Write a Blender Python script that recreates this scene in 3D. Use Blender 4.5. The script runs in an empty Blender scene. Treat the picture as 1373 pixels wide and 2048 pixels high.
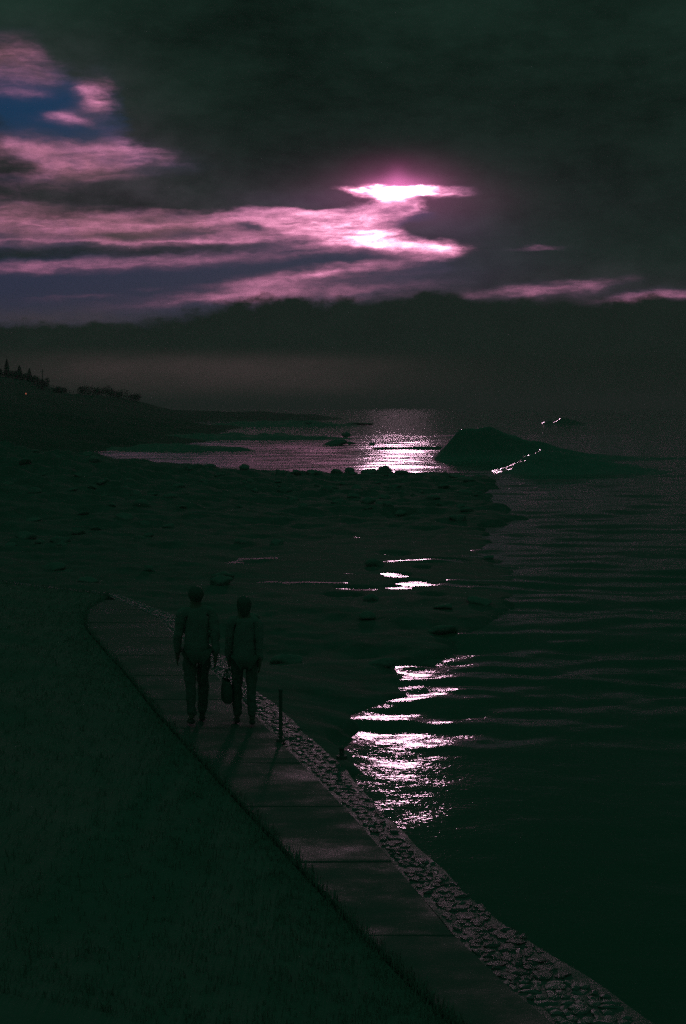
import bpy, bmesh, math, random
import numpy as np
from mathutils import Vector, Matrix, Euler

rng = random.Random(7)
npr = np.random.RandomState(11)
SC = bpy.context.scene
COL = SC.collection
RAD = math.radians

# ------------------------------------------------------------------ camera
CAM_Z = 4.0            # eye above the path (path surface is z = 0)
SEA_Z = -1.8
FPX = 2844.0           # focal length in photo pixels (50 mm on 36 mm high film)
PITCH = math.atan(209.0 / FPX)
cam = bpy.data.cameras.new('camera')
cam.sensor_fit = 'VERTICAL'
cam.sensor_height = 36.0
cam.lens = 50.0
cam.clip_start = 0.1
cam.clip_end = 60000.0
cam_ob = bpy.data.objects.new('camera', cam)
COL.objects.link(cam_ob)
cam_ob.location = (0, 0, CAM_Z)
cam_ob.rotation_euler = (math.pi / 2 - PITCH, 0, 0)
SC.camera = cam_ob

SC.view_settings.view_transform = 'Standard'
SC.view_settings.look = 'None'
SC.view_settings.exposure = -3.0
SC.view_settings.gamma = 1.0
SC.view_settings.use_curve_mapping = False
K = 8.0                # radiance scale that belongs to that exposure

SC.render.engine = 'CYCLES'
SC.cycles.max_bounces = 5
SC.cycles.diffuse_bounces = 2
SC.cycles.glossy_bounces = 3
SC.cycles.volume_bounces = 0
SC.cycles.sample_clamp_indirect = 20.0
SC.cycles.use_denoising = False
SC.cycles.use_adaptive_sampling = True
SC.cycles.adaptive_threshold = 0.08
SC.cycles.adaptive_min_samples = 28
SC.cycles.caustics_reflective = False

def ray(px, py):
    """direction of a photo pixel, world space"""
    x = (px - 686.5) / FPX
    y = -(py - 1024.0) / FPX
    c, s = math.cos(PITCH), math.sin(PITCH)
    return Vector((x, c + y * s, -s + y * c))

def P(px, py, z=0.0):
    """ground point seen at a pixel, on the level z"""
    d = ray(px, py)
    t = (z - CAM_Z) / d.z
    return Vector((d.x * t, d.y * t, z))

def azel(px, py):
    d = ray(px, py).normalized()
    return math.degrees(math.atan2(d.x, d.y)), math.degrees(math.asin(d.z))

SUN_AZ, SUN_EL = azel(800, 387)

# ------------------------------------------------------------------ sky
world = bpy.data.worlds.new('World')
SC.world = world
world.use_nodes = True
WT = world.node_tree
for n in list(WT.nodes):
    WT.nodes.remove(n)

class E:
    """tiny expression helper over shader math nodes"""
    def __init__(self, nt, s):
        self.nt, self.s = nt, s
    def op(self, kind, *a, clamp=False):
        n = self.nt.nodes.new('ShaderNodeMath')
        n.operation = kind
        n.use_clamp = clamp
        for i, v in enumerate((self,) + a):
            if isinstance(v, E):
                self.nt.links.new(v.s, n.inputs[i])
            else:
                n.inputs[i].default_value = float(v)
        return E(self.nt, n.outputs[0])
    def __add__(self, o): return self.op('ADD', o)
    __radd__ = __add__
    def __mul__(self, o): return self.op('MULTIPLY', o)
    __rmul__ = __mul__
    def __sub__(self, o): return self.op('SUBTRACT', o)
    def __rsub__(self, o): return self.op('MULTIPLY', -1.0).op('ADD', o)
    def __truediv__(self, o): return self.op('DIVIDE', o)
    def mad(self, m, a): return self.op('MULTIPLY_ADD', m, a)
    def mx(self, o): return self.op('MAXIMUM', o)
    def mn(self, o): return self.op('MINIMUM', o)
    def expneg(self):
        n = self.nt.nodes.new('ShaderNodeMath'); n.operation = 'POWER'
        n.inputs[0].default_value = 0.36787944
        self.nt.links.new(self.s, n.inputs[1])
        return E(self.nt, n.outputs[0])
    def step(self, lo, hi):
        n = self.nt.nodes.new('ShaderNodeMapRange')
        n.interpolation_type = 'SMOOTHSTEP'
        self.nt.links.new(self.s, n.inputs[0])
        n.inputs[1].default_value = lo; n.inputs[2].default_value = hi
        n.inputs[3].default_value = 0; n.inputs[4].default_value = 1
        return E(self.nt, n.outputs[0])

def combine(nt, x, y, z):
    n = nt.nodes.new('ShaderNodeCombineXYZ')
    for i, v in enumerate((x, y, z)):
        if isinstance(v, E): nt.links.new(v.s, n.inputs[i])
        else: n.inputs[i].default_value = v
    return n.outputs[0]

def noise(nt, vec, scale=1.0, detail=5.0, rough=0.55, dist=0.0):
    n = nt.nodes.new('ShaderNodeTexNoise')
    n.inputs['Scale'].default_value = scale
    n.inputs['Detail'].default_value = detail
    n.inputs['Roughness'].default_value = rough
    n.inputs['Distortion'].default_value = dist
    if vec is not None: nt.links.new(vec, n.inputs['Vector'])
    return E(nt, n.outputs[0])

def vmix(nt, fac, a, b):
    n = nt.nodes.new('ShaderNodeMix'); n.data_type = 'RGBA'
    for idx, v in ((0, fac), (6, a), (7, b)):
        if isinstance(v, E): nt.links.new(v.s, n.inputs[idx])
        elif hasattr(v, 'is_linked'): nt.links.new(v, n.inputs[idx])
        elif idx == 0: n.inputs[0].default_value = v
        else: n.inputs[idx].default_value = (*v, 1)
    return n.outputs[2]

def vop(nt, kind, a, b):
    n = nt.nodes.new('ShaderNodeVectorMath'); n.operation = kind
    for i, v in enumerate((a, b)):
        if kind == 'SCALE' and i == 1:
            if isinstance(v, E): nt.links.new(v.s, n.inputs['Scale'])
            else: n.inputs['Scale'].default_value = v
            continue
        if isinstance(v, E): nt.links.new(v.s, n.inputs[i])
        elif hasattr(v, 'is_linked'): nt.links.new(v, n.inputs[i])
        else: n.inputs[i].default_value = v
    return n.outputs[0]

def lin(r, g, b):
    f = lambda c: (c / 255 / 12.92) if c <= 10.31 else ((c / 255 + 0.055) / 1.055) ** 2.4
    return (f(r), f(g), f(b))

DEG = FPX * math.pi / 180          # sky units: one unit is 1/DEG of a degree of azimuth or elevation
def sky_uv(px, py):
    a, e = azel(px, py)
    return a * DEG + 686, 815 - e * DEG

def build_sky():
    nt = WT
    tc = nt.nodes.new('ShaderNodeTexCoord')
    sep = nt.nodes.new('ShaderNodeSeparateXYZ')
    nrm = nt.nodes.new('ShaderNodeVectorMath'); nrm.operation = 'NORMALIZE'
    nt.links.new(tc.outputs['Generated'], nrm.inputs[0])
    nt.links.new(nrm.outputs[0], sep.inputs[0])
    X, Y, Z = (E(nt, sep.outputs[i]) for i in range(3))
    az = X.op('ARCTAN2', Y)
    el = Z.op('ARCSINE')
    U0 = az.mad(DEG * 180 / math.pi, 686.0)
    V0 = el.mad(-DEG * 180 / math.pi, 815.0)
    front = Y.step(-0.2, 0.5)
    # ragged, wind-drawn edges: the coordinates are pushed about by noise
    w1 = noise(nt, combine(nt, U0 * (1 / 85.0), V0 * (1 / 38.0), 0.3), 1.0, 5.0, 0.6)
    w2 = noise(nt, combine(nt, U0 * (1 / 110.0), V0 * (1 / 34.0), 7.7), 1.0, 5.0, 0.6)
    U = U0 + (w1 - 0.5) * 90.0
    V = V0 + (w2 - 0.5) * 34.0
    # streaks of thin cloud
    st = noise(nt, combine(nt, U * (1 / 210.0), (V + U * 0.04) * (1 / 26.0), 2.0), 1.0, 6.0, 0.62)
    puff = noise(nt, combine(nt, U0 * (1 / 90.0), V0 * (1 / 50.0), 4.0), 1.0, 6.0, 0.6)

    def blob(px, py, rx, ry, ang, src=(U, V)):
        cx, cy = sky_uv(px, py)
        c, s = math.cos(RAD(ang)), math.sin(RAD(ang))
        u, v = src
        # image y points down, so a positive angle rises to the right
        a = u.mad(c / rx, v.mad(-s / rx, (-cx * c + cy * s) / rx))
        b = u.mad(s / ry, v.mad(c / ry, (-cx * s - cy * c) / ry))
        return a.mad(a, b * b)
    def total(lst, src=(U, V), sq=False):
        acc = None
        for (px, py, rx, ry, ang, amp) in lst:
            r2 = blob(px, py, rx, ry, ang, src)
            if sq: r2 = r2.op('POWER', 1.45)
            g = r2.expneg()
            acc = g * amp if acc is None else g.mad(amp, acc)
        return acc

    # where the overcast sheet is broken (1 = open)
    opening = total([
        (40, 175, 175, 80, -14, 1.25), (150, 250, 130, 70, 0, 1.0), (180, 318, 175, 42, -4, 1.3), (70, 420, 210, 75, 0, 1.3),
        (60, 560, 330, 90, 0, 1.35), (420, 530, 360, 88, 3, 1.4), (560, 450, 330, 36, 3, 1.4), (725, 462, 95, 52, 0, 1.4),
        (620, 575, 270, 44, 3, 1.1), (815, 386, 128, 13, 0, 1.5), (795, 420, 55, 26, 0, 1.1), (845, 500, 82, 20, 3, 1.3), (700, 530, 200, 40, 5, 1.1),
        (1090, 580, 170, 17, 4, 1.0), (1320, 592, 150, 15, 3, 1.05), (60, 650, 260, 40, 0, .5),
        (1065, 497, 55, 5, 3, .6), (470, 395, 45, 12, 10, .6),
    ], sq=True)
    closing = total([
        (300, 388, 190, 30, 1, 1.2), (655, 402, 84, 17, -5, 1.3), (845, 458, 62, 12, -8, 1.0), (960, 440, 110, 34, 14, 1.0),
        (560, 398, 110, 18, 0, .7), (310, 215, 70, 60, 30, .7), (900, 412, 60, 10, 8, .8),
        (30, 385, 120, 20, 0, .8), (40, 335, 60, 14, 0, .7), (200, 503, 330, 17, 3, 1.5), (130, 425, 70, 12, 6, .7), (640, 518, 120, 9, 5, .6), (140, 120, 50, 30, -30, .3), (240, 340, 60, 10, 5, .4),
    ], sq=True)
    fine = noise(nt, combine(nt, U0 * (1 / 60.0), V0 * (1 / 22.0), 9.0), 1.0, 6.0, 0.62)
    grit = noise(nt, combine(nt, U0 * (1 / 26.0), V0 * (1 / 11.0), 5.0), 1.0, 5.0, 0.62)
    opn = (opening - closing + ((fine - 0.5) * 1.1 + (st - 0.5) * 0.9) * (opening * 1.6).mn(1.0)).step(0.02, 1.4)

    # sunlit thin cloud inside the openings, brightest round the sun
    lit = total([
        (30, 118, 85, 44, -10, .8), (188, 190, 26, 26, -40, 1.5), (205, 212, 26, 14, -20, .9), (124, 237, 26, 13, -6, 1.9), (150, 243, 26, 7, -4, .8), (25, 184, 55, 8, 0, .7),
        (150, 325, 150, 34, 4, .95), (250, 300, 70, 22, -10, 1.0), (325, 318, 40, 10, -6, .7), (30, 290, 80, 16, 0, .85),
        (40, 410, 110, 34, 0, .45), (70, 445, 120, 30, 2, .8), (250, 450, 210, 24, 2, .9), (470, 392, 34, 11, 8, .7),
        (110, 533, 200, 9, 2, .9), (270, 484, 270, 3.5, 1, .8), (370, 520, 160, 12, 3, .7), (460, 436, 180, 18, 3, 1.2), (600, 440, 130, 20, 4, 1.9),
        (480, 478, 190, 10, 3, 1.0), (660, 474, 100, 18, 0, 2.2), (620, 500, 120, 8, 4, .9),
        (850, 497, 75, 12, 3, 3.2), (740, 532, 140, 8, 7, 2.2), (590, 556, 120, 12, 7, 1.0), (430, 596, 130, 9, 5, 1.0), (520, 575, 60, 16, 0, .6),
        (690, 580, 170, 24, 3, .55), (1090, 580, 150, 14, 5, 1.0), (1320, 593, 130, 12, 3, 1.1), (1060, 497, 60, 5, 3, .7), (215, 165, 24, 12, -30, .5), (88, 160, 30, 12, 0, .5), (60, 262, 22, 6, 0, .5),
        (150, 598, 60, 4, 2, .4), (290, 578, 30, 4, 2, .3), (440, 568, 60, 5, 4, .4),
    ])
    glow = total([
        (690, 448, 90, 20, -8, 4.2), (740, 440, 50, 22, 0, 5.0), (795, 386, 62, 11, 0, 100.0), (830, 384, 105, 8, 0, 14.0),
        (790, 412, 40, 12, 0, 2.6), (835, 420, 36, 6, 22, 4.0), (780, 488, 105, 9, -4, 6.0), (735, 466, 50, 20, 0, 6.5), (885, 496, 32, 9, 0, 4.0),
        (640, 452, 70, 12, 0, 1.5),
    ])
    streak = st.step(0.36, 0.64)
    darkst = total([
        (600, 503, 130, 6, 5, .9), (650, 524, 120, 6, 6, .9), (505, 455, 55, 8, -3, 1.1), (730, 505, 80, 6, 4, .6),
        (235, 470, 65, 8, -2, 1.0), (410, 465, 26, 5, 0, .8), (120, 575, 230, 26, 2, 1.1), (400, 560, 130, 12, 3, .9), (70, 212, 75, 16, 0, 1.0), (175, 268, 60, 14, -8, 1.0), (30, 245, 70, 22, 0, 1.0), (110, 270, 70, 14, 0, .9), (120, 185, 40, 20, 0, 1.0),
        (480, 545, 120, 8, 4, .6), (800, 560, 80, 10, 2, .5),
    ])
    litv = lit * (streak * 0.7 + 0.3) * (1.0 - darkst.mn(1.0) * 0.92)
    litv = litv * ((fine - 0.5) * 1.9 + (grit - 0.5) * 1.1 + 1.0).mx(0.06)
    brt = (litv + glow * (streak * 0.75 + 0.2) * ((fine - 0.5) * 2.2 + (grit - 0.5) * 1.0 + 0.9).mx(0.12)) * opn
    # the sun's own glow leaking through the edge of the sheet
    halo = total([(798, 372, 60, 16, 0, 1.0), (800, 352, 90, 34, 0, .16), (795, 356, 20, 20, 0, .3), (800, 400, 150, 40, 0, .12), (790, 400, 170, 70, 0, .05)], src=(U0, V0))

    # clear air in the gaps: the physical sky, as the cool film sees it
    sky = nt.nodes.new('ShaderNodeTexSky')
    sky.sky_type = 'NISHITA'
    sky.sun_disc = False
    sky.sun_elevation = RAD(SUN_EL)
    sky.sun_rotation = RAD(SUN_AZ)
    gap_blue = vmix(nt, V0.step(250, 600), lin(6, 52, 86), lin(40, 47, 72))
    veil = total([(120, 335, 230, 60, -4, .9), (60, 440, 220, 50, 0, .8), (20, 110, 120, 50, 0, .9), (205, 205, 60, 50, 0, .6), (320, 455, 260, 40, 0, .7), (60, 640, 260, 28, 0, .6)])
    gap_blue = vmix(nt, (veil * ((puff - 0.5) * 2.2 + 0.9)).mn(0.95).mx(0.0), gap_blue, lin(66, 58, 64))
    gap = vop(nt, 'ADD', gap_blue, vop(nt, 'SCALE', sky.outputs[0], 0.0004))

    # overcast: dark, a little brighter overhead, softly mottled
    up = Z.mx(0.0)
    ov = noise(nt, combine(nt, U0 * (1 / 420.0), V0 * (1 / 150.0), 1.0), 1.0, 6.0, 0.55)
    ovs = (ov - 0.5) * 2.0 + (puff - 0.5) * 0.7 + (fine - 0.5) * 0.5 + (grit - 0.5) * 0.35 + 1.0
    sheet = vmix(nt, up.step(0.12, 0.95), lin(19, 32, 27), lin(21, 58, 44))
    corner = total([(-40, -20, 220, 130, -10, .8)], src=(U0, V0))
    sheet = vop(nt, 'SCALE', sheet, ovs + corner)
    fringe = (total([(110, 200, 170, 110, -10, .9), (230, 310, 170, 60, -4, .9), (120, 390, 260, 70, 0, .7), (480, 430, 300, 60, 3, .6), (760, 420, 200, 60, 0, .8), (1100, 575, 220, 34, 4, .8), (1330, 590, 160, 26, 3, .7)], src=(U0, V0)) * (puff * 1.3 - .1)).mx(0.0).mn(1.0)
    sheet = vop(nt, 'ADD', sheet, vop(nt, 'SCALE', lin(66, 52, 64), fringe * 0.7))
    warm = total([(760, 470, 520, 170, 0, 1.0)], src=(U0, V0)) * ((puff - 0.5) * 0.8 + 1.0)
    violet = total([(880, 455, 110, 45, 0, 1.0), (980, 520, 130, 40, 0, .5), (620, 403, 110, 20, 0, .8), (840, 560, 140, 30, 0, .9)])
    sheet = vop(nt, 'ADD', sheet, vop(nt, 'SCALE', lin(44, 38, 46), warm * 0.5))

    sheet = vop(nt, 'ADD', sheet, vop(nt, 'SCALE', lin(52, 38, 60), violet * 0.6))
    # pink of the lit cloud going to white where it is strongest
    tint = vmix(nt, brt.step(0.9, 9.5), lin(164, 94, 122), tuple(c * 0.26 for c in (1.0, .80, .93)))
    litc = vop(nt, 'SCALE', tint, brt)
    base = vmix(nt, opn, sheet, gap)
    c = vop(nt, 'ADD', base, litc)
    c = vop(nt, 'ADD', c, vop(nt, 'SCALE', lin(205, 100, 160), halo))

    # bank of low cloud along the horizon with a heaped top edge, mist below it
    Vb = V0 + (puff - 0.5) * 84.0 + (w1 - 0.5) * 22.0 + (fine - 0.5) * 26.0 + (grit - 0.5) * 10.0
    tops = total([(570, 605, 70, 26, 0, -16.0), (880, 592, 60, 22, 0, -26.0), (760, 600, 60, 20, 0, -6.0), (1180, 600, 80, 30, 0, -5.0), (60, 640, 240, 60, 0, 46.0),
                  (300, 640, 120, 60, 0, 22.0)], src=(U0, V0))
    bank = (Vb - tops).step(598, 622)
    bankc = vmix(nt, up.step(0.0, 0.08), lin(24, 34, 29), lin(25, 34, 30))
    bankc = vop(nt, 'SCALE', bankc, (puff - 0.5) * 0.5 + 1.0)
    mist = V0.step(690, 735) * (1.0 - V0.step(770, 830) * 0.45)
    mx = total([(330, 745, 330, 80, 0, 1.0), (640, 765, 240, 60, 0, .5)], src=(U0, V0))
    mistc = vmix(nt, mx.mn(1.0), lin(22, 31, 26), lin(66, 56, 56))
    bankc = vmix(nt, mist * ((w2 - 0.5) * 0.9 + 0.85), bankc, mistc)
    c = vmix(nt, bank, c, bankc)
    # behind the viewer: the closed overcast carries on
    back = vmix(nt, up.step(0.12, 0.95), lin(19, 32, 27), lin(21, 58, 44))
    c = vmix(nt, front, back, c)
    bg = nt.nodes.new('ShaderNodeBackground')
    nt.links.new(c, bg.inputs[0])
    bg.inputs[1].default_value = K
    out = nt.nodes.new('ShaderNodeOutputWorld')
    nt.links.new(bg.outputs[0], out.inputs[0])
    world.cycles.sampling_method = 'MANUAL'
    world.cycles.sample_map_resolution = 2048

build_sky()

# ------------------------------------------------------------------ sun (veiled by cloud)
sun = bpy.data.lights.new('sun', 'SUN')
sun.energy = 0.36
sun.angle = RAD(2.5)
sun.color = (1.0, 0.56, 0.76)
sun_ob = bpy.data.objects.new('sun', sun)
COL.objects.link(sun_ob)
sd = Vector((math.sin(RAD(SUN_AZ)) * math.cos(RAD(SUN_EL)), math.cos(RAD(SUN_AZ)) * math.cos(RAD(SUN_EL)), math.sin(RAD(SUN_EL))))
sun_ob.rotation_euler = sd.to_track_quat('Z', 'Y').to_euler()

# ------------------------------------------------------------------ helpers
def tag(o, label=None, cat=None, group=None, kind=None):
    if label: o['label'] = label
    if cat: o['category'] = cat
    if group: o['group'] = group
    if kind: o['kind'] = kind
    return o

def link(name, me, mat=None, parent=None, smooth=False):
    o = bpy.data.objects.new(name, me)
    COL.objects.link(o)
    if mat and not me.materials: me.materials.append(mat)
    if smooth:
        me.polygons.foreach_set('use_smooth', [True] * len(me.polygons))
    if parent is not None: o.parent = parent
    return o

def mesh_np(name, verts, faces):
    me = bpy.data.meshes.new(name)
    me.from_pydata([tuple(v) for v in verts], [], [tuple(f) for f in faces])
    me.update()
    return me

def grid_mesh(name, XX, YY, ZZ):
    """fast regular grid mesh from 2-D arrays"""
    r, c = XX.shape
    co = np.stack([XX, YY, ZZ], -1).reshape(-1, 3).astype(np.float32)
    i = (np.arange(r - 1)[:, None] * c + np.arange(c - 1)[None, :]).ravel()
    q = np.stack([i, i + 1, i + c + 1, i + c], -1).astype(np.int32)
    me = bpy.data.meshes.new(name)
    me.vertices.add(len(co)); me.vertices.foreach_set('co', co.ravel())
    me.loops.add(q.size); me.loops.foreach_set('vertex_index', q.ravel())
    me.polygons.add(len(q))
    me.polygons.foreach_set('loop_start', np.arange(len(q), dtype=np.int32) * 4)
    me.polygons.foreach_set('loop_total', np.full(len(q), 4, dtype=np.int32))
    me.polygons.foreach_set('use_smooth', np.ones(len(q), dtype=bool))
    me.update(calc_edges=True)
    return me

def empty(name, loc=(0, 0, 0), rz=0.0):
    o = bpy.data.objects.new(name, None)
    COL.objects.link(o)
    o.location = loc
    o.rotation_euler = (0, 0, rz)
    o.empty_display_size = 0.2
    return o

# value noise for heightfields
def vnoise(x, y, seed=0):
    xi = np.floor(x).astype(np.int64); yi = np.floor(y).astype(np.int64)
    fx = x - xi; fy = y - yi
    fx = fx * fx * (3 - 2 * fx); fy = fy * fy * (3 - 2 * fy)
    def h(a, b):
        n = (a * 374761393 + b * 668265263 + seed * 1442695041) & 0x7fffffff
        n = ((n ^ (n >> 13)) * 1274126177) & 0x7fffffff
        return ((n ^ (n >> 16)) & 0xffff) / 65535.0
    return (h(xi, yi) * (1 - fx) + h(xi + 1, yi) * fx) * (1 - fy) + (h(xi, yi + 1) * (1 - fx) + h(xi + 1, yi + 1) * fx) * fy
def fbm(x, y, seed=0, oct=5, gain=0.5):
    s = 0; a = 1; t = 0
    for k in range(oct):
        s = s + a * vnoise(x * 2 ** k + 17.3 * k, y * 2 ** k - 9.1 * k, seed + k); t += a; a *= gain
    return s / t

# ------------------------------------------------------------------ materials
def new_mat(name):
    m = bpy.data.materials.new(name); m.use_nodes = True
    nt = m.node_tree
    b = nt.nodes['Principled BSDF']
    return m, nt, b

def surf_mat(name, c1, c2, scale, rough=(0.5, 0.8), bump=0.4, bscale=None, detail=8, spec=0.5, dist=0.02, stretch=(1, 1, 1)):
    m, nt, b = new_mat(name)
    tc = nt.nodes.new('ShaderNodeTexCoord')
    vec = vop(nt, 'MULTIPLY', tc.outputs['Object'], stretch)
    n1 = noise(nt, vec, scale, detail, 0.6)
    n2 = noise(nt, vec, (bscale or scale * 4), detail, 0.65)
    nt.links.new(vmix(nt, n1.step(0.3, 0.7), c1, c2), b.inputs['Base Color'])
    r = n1.step(0.3, 0.7) * (rough[1] - rough[0]) + rough[0]
    nt.links.new(r.s, b.inputs['Roughness'])
    b.inputs['Specular IOR Level'].default_value = spec
    bp = nt.nodes.new('ShaderNodeBump')
    bp.inputs['Strength'].default_value = bump
    bp.inputs['Distance'].default_value = dist
    nt.links.new(n2.s, bp.inputs['Height'])
    nt.links.new(bp.outputs[0], b.inputs['Normal'])
    return m

M = {}
M['rock'] = surf_mat('wet_rock', (.19, .23, .205), (.27, .31, .285), 1.3, (.75, .95), .5, 3.0, dist=.05, spec=.06)
M['boulder'] = surf_mat('boulder_rock', (.32, .37, .34), (.42, .46, .43), 1.8, (.75, .95), .6, 6.0, dist=.03, spec=.06)
M['concrete'] = surf_mat('path_concrete', (.17, .205, .185), (.22, .25, .23), 1.3, (.38, .95), .5, 26.0, dist=.006, spec=.22, stretch=(.8, 1.2, 1))
M['mortar'] = surf_mat('wall_mortar', (.19, .22, .20), (.25, .27, .255), 4.0, (.35, .6), .8, 30.0, dist=.012, spec=.5)
M['stone'] = surf_mat('wall_stone', (.22, .24, .23), (.33, .34, .33), 7.0, (.22, .46), .9, 22.0, dist=.012, spec=.7)
M['earth'] = surf_mat('bank_earth', (.23, .29, .255), (.27, .33, .295), 1.5, (.88, .97), .3, 12.0, dist=.03, spec=.1)
M['hill'] = surf_mat('hill_scrub', (.13, .17, .15), (.18, .22, .19), .05, (.92, .98), .5, .4, dist=.4, spec=.02)
M['grass'] = surf_mat('grass_blade', (.36, .42, .37), (.42, .47, .42), 3.0, (.85, .92), 0.0, spec=.1)
M['leaf'] = surf_mat('leaf', (.12, .16, .13), (.16, .20, .165), 1.0, (.7, .8), 0.0, spec=.1)
M['bark'] = surf_mat('bark', (.13, .13, .12), (.17, .17, .155), 6.0, (.8, .9), .5, 20.0)
M['wood'] = surf_mat('weathered_wood', (.14, .15, .14), (.18, .19, .18), 5.0, (.7, .9), .4, 30.0)
M['iron'] = surf_mat('dark_iron', (.19, .21, .20), (.24, .26, .25), 20.0, (.5, .7), .3, 60.0, dist=.004)
M['skin'] = surf_mat('skin', (.36, .30, .25), (.40, .34, .28), 9.0, (.5, .6), 0.1)
M['hair'] = surf_mat('brown_hair', (.20, .21, .19), (.25, .26, .24), 30.0, (.5, .6), .5, 80.0)
M['coat_dark'] = surf_mat('drab_coat_cloth', (.36, .40, .37), (.42, .46, .43), 60.0, (.85, .95), .3, 300.0, dist=.002, spec=.1)
M['coat_grey'] = surf_mat('grey_coat_cloth', (.37, .40, .38), (.43, .46, .44), 60.0, (.85, .95), .3, 300.0, dist=.002, spec=.1)
M['trouser'] = surf_mat('dark_trouser_cloth', (.24, .27, .25), (.29, .32, .30), 50.0, (.85, .95), .3, 200.0, dist=.002, spec=.1)
M['shoe'] = surf_mat('shoe_leather', (.13, .15, .14), (.17, .18, .17), 20.0, (.5, .6), .2, 60.0, dist=.003)
M['bag'] = surf_mat('bag_cloth', (.25, .28, .26), (.30, .33, .31), 30.0, (.8, .9), .3, 120.0, dist=.002, spec=.1)

def water_mat(name='sea_water', body=(.09, .22, .165)):
    m, nt, b = new_mat(name)
    b.inputs['Base Color'].default_value = (*body, 1)
    b.inputs['IOR'].default_value = 1.33
    b.inputs['Roughness'].default_value = 0.06
    tc = nt.nodes.new('ShaderNodeTexCoord')
    v1 = vop(nt, 'MULTIPLY', tc.outputs['Object'], (1.9, 2.5, 1.0))
    v2 = vop(nt, 'MULTIPLY', tc.outputs['Object'], (12.0, 13.0, 1.0))
    v3 = vop(nt, 'MULTIPLY', tc.outputs['Object'], (.18, .30, 1.0))
    n1 = noise(nt, v1, 1.0, 4, 0.55)
    n2 = noise(nt, v2, 1.0, 3, 0.5)
    n3 = noise(nt, v3, 1.0, 4, 0.55)
    h = n1 * 0.013 + n2 * 0.0042 + n3 * 0.048
    bp = nt.nodes.new('ShaderNodeBump')
    bp.inputs['Strength'].default_value = 1.0
    bp.inputs['Distance'].default_value = 1.0
    nt.links.new(h.s, bp.inputs['Height'])
    nt.links.new(bp.outputs[0], b.inputs['Normal'])
    return m
M['water'] = water_mat()
M['surf'] = water_mat('pale_wave_water', (.24, .36, .32))   # same water with a paler body than the open sea

# ------------------------------------------------------------------ sea
def wave_height(X, Y, cell):
    """choppy sea: many small wave trains, those finer than the grid left to the material"""
    z = np.zeros_like(X)
    rs = np.random.RandomState(5)
    for k in range(64):
        lam = 0.36 * (1.062 ** k)             # .36 m to 16 m
        th = RAD(-90 + SUN_AZ + rs.normal(0, 46 if lam < 1.8 else 26))
        amp = 0.0060 * lam
        if lam > 1.5: amp *= (1.5 / lam) ** 0.8
        kx, ky = math.cos(th) * 2 * math.pi / lam, math.sin(th) * 2 * math.pi / lam
        ph = rs.uniform(0, 2 * math.pi)
        fade = np.clip((lam / np.maximum(cell, 1e-3) - 3.0) / 3.0, 0, 1)
        # trains come in groups
        gx = np.sin(kx * .13 * X + ky * .09 * Y + ph * 3) * .5 + .5
        gy = np.sin(-ky * .23 * X + kx * .23 * Y + ph * 5) * .5 + .5      # and crests are short
        z += amp * fade * (0.15 + 0.75 * gx + 0.95 * gx * gy) * np.sin(kx * X + ky * Y + ph)
    return z

def build_sea():
    rows = [8.0]
    while rows[-1] < 16000:
        rows.append(rows[-1] * (1.004 if rows[-1] < 60 else 1.0055 if rows[-1] < 300 else 1.02))
    D = np.array(rows)
    ang = np.concatenate([np.linspace(-1.25, -.30, 60)[:-1], np.linspace(-.30, .30, 430), np.linspace(.30, 1.25, 60)[1:]])
    XX = D[:, None] * np.tan(ang)[None, :]
    YY = np.repeat(D[:, None], len(ang), 1)
    cell = np.maximum(D[:, None] * 0.0055 * (1 + 2.6 * (D[:, None] > 300)), D[:, None] * np.gradient(np.tan(ang))[None, :])
    lee = 0.16 + 0.78 * np.clip((YY - 22.8) / 4.6, 0, 1)         # sheltered under the wall
    ZZ = SEA_Z + wave_height(XX, YY, cell) * lee
    me = grid_mesh('sea', XX, YY, ZZ)
    o = link('sea', me, M['water'])
    tag(o, 'dark choppy sea with pink glitter under the veiled sun', kind='structure')
build_sea()

# ------------------------------------------------------------------ rocky shore
shore_right = [(-2.0, 18.0), (-.6, 21.0), (.2, 22.6), (.45, 24.5), (.5, 26.0), (1.3, 28.2), (1.25, 30), (1.5, 31.6), (2.55, 34.5), (3.4, 37.0), (4.4, 41.0),
               (5.2, 46.0), (6.2, 52), (6.0, 60), (7.4, 75), (9.4, 95), (11.2, 112), (11.8, 122), (12.0, 130)]
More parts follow.
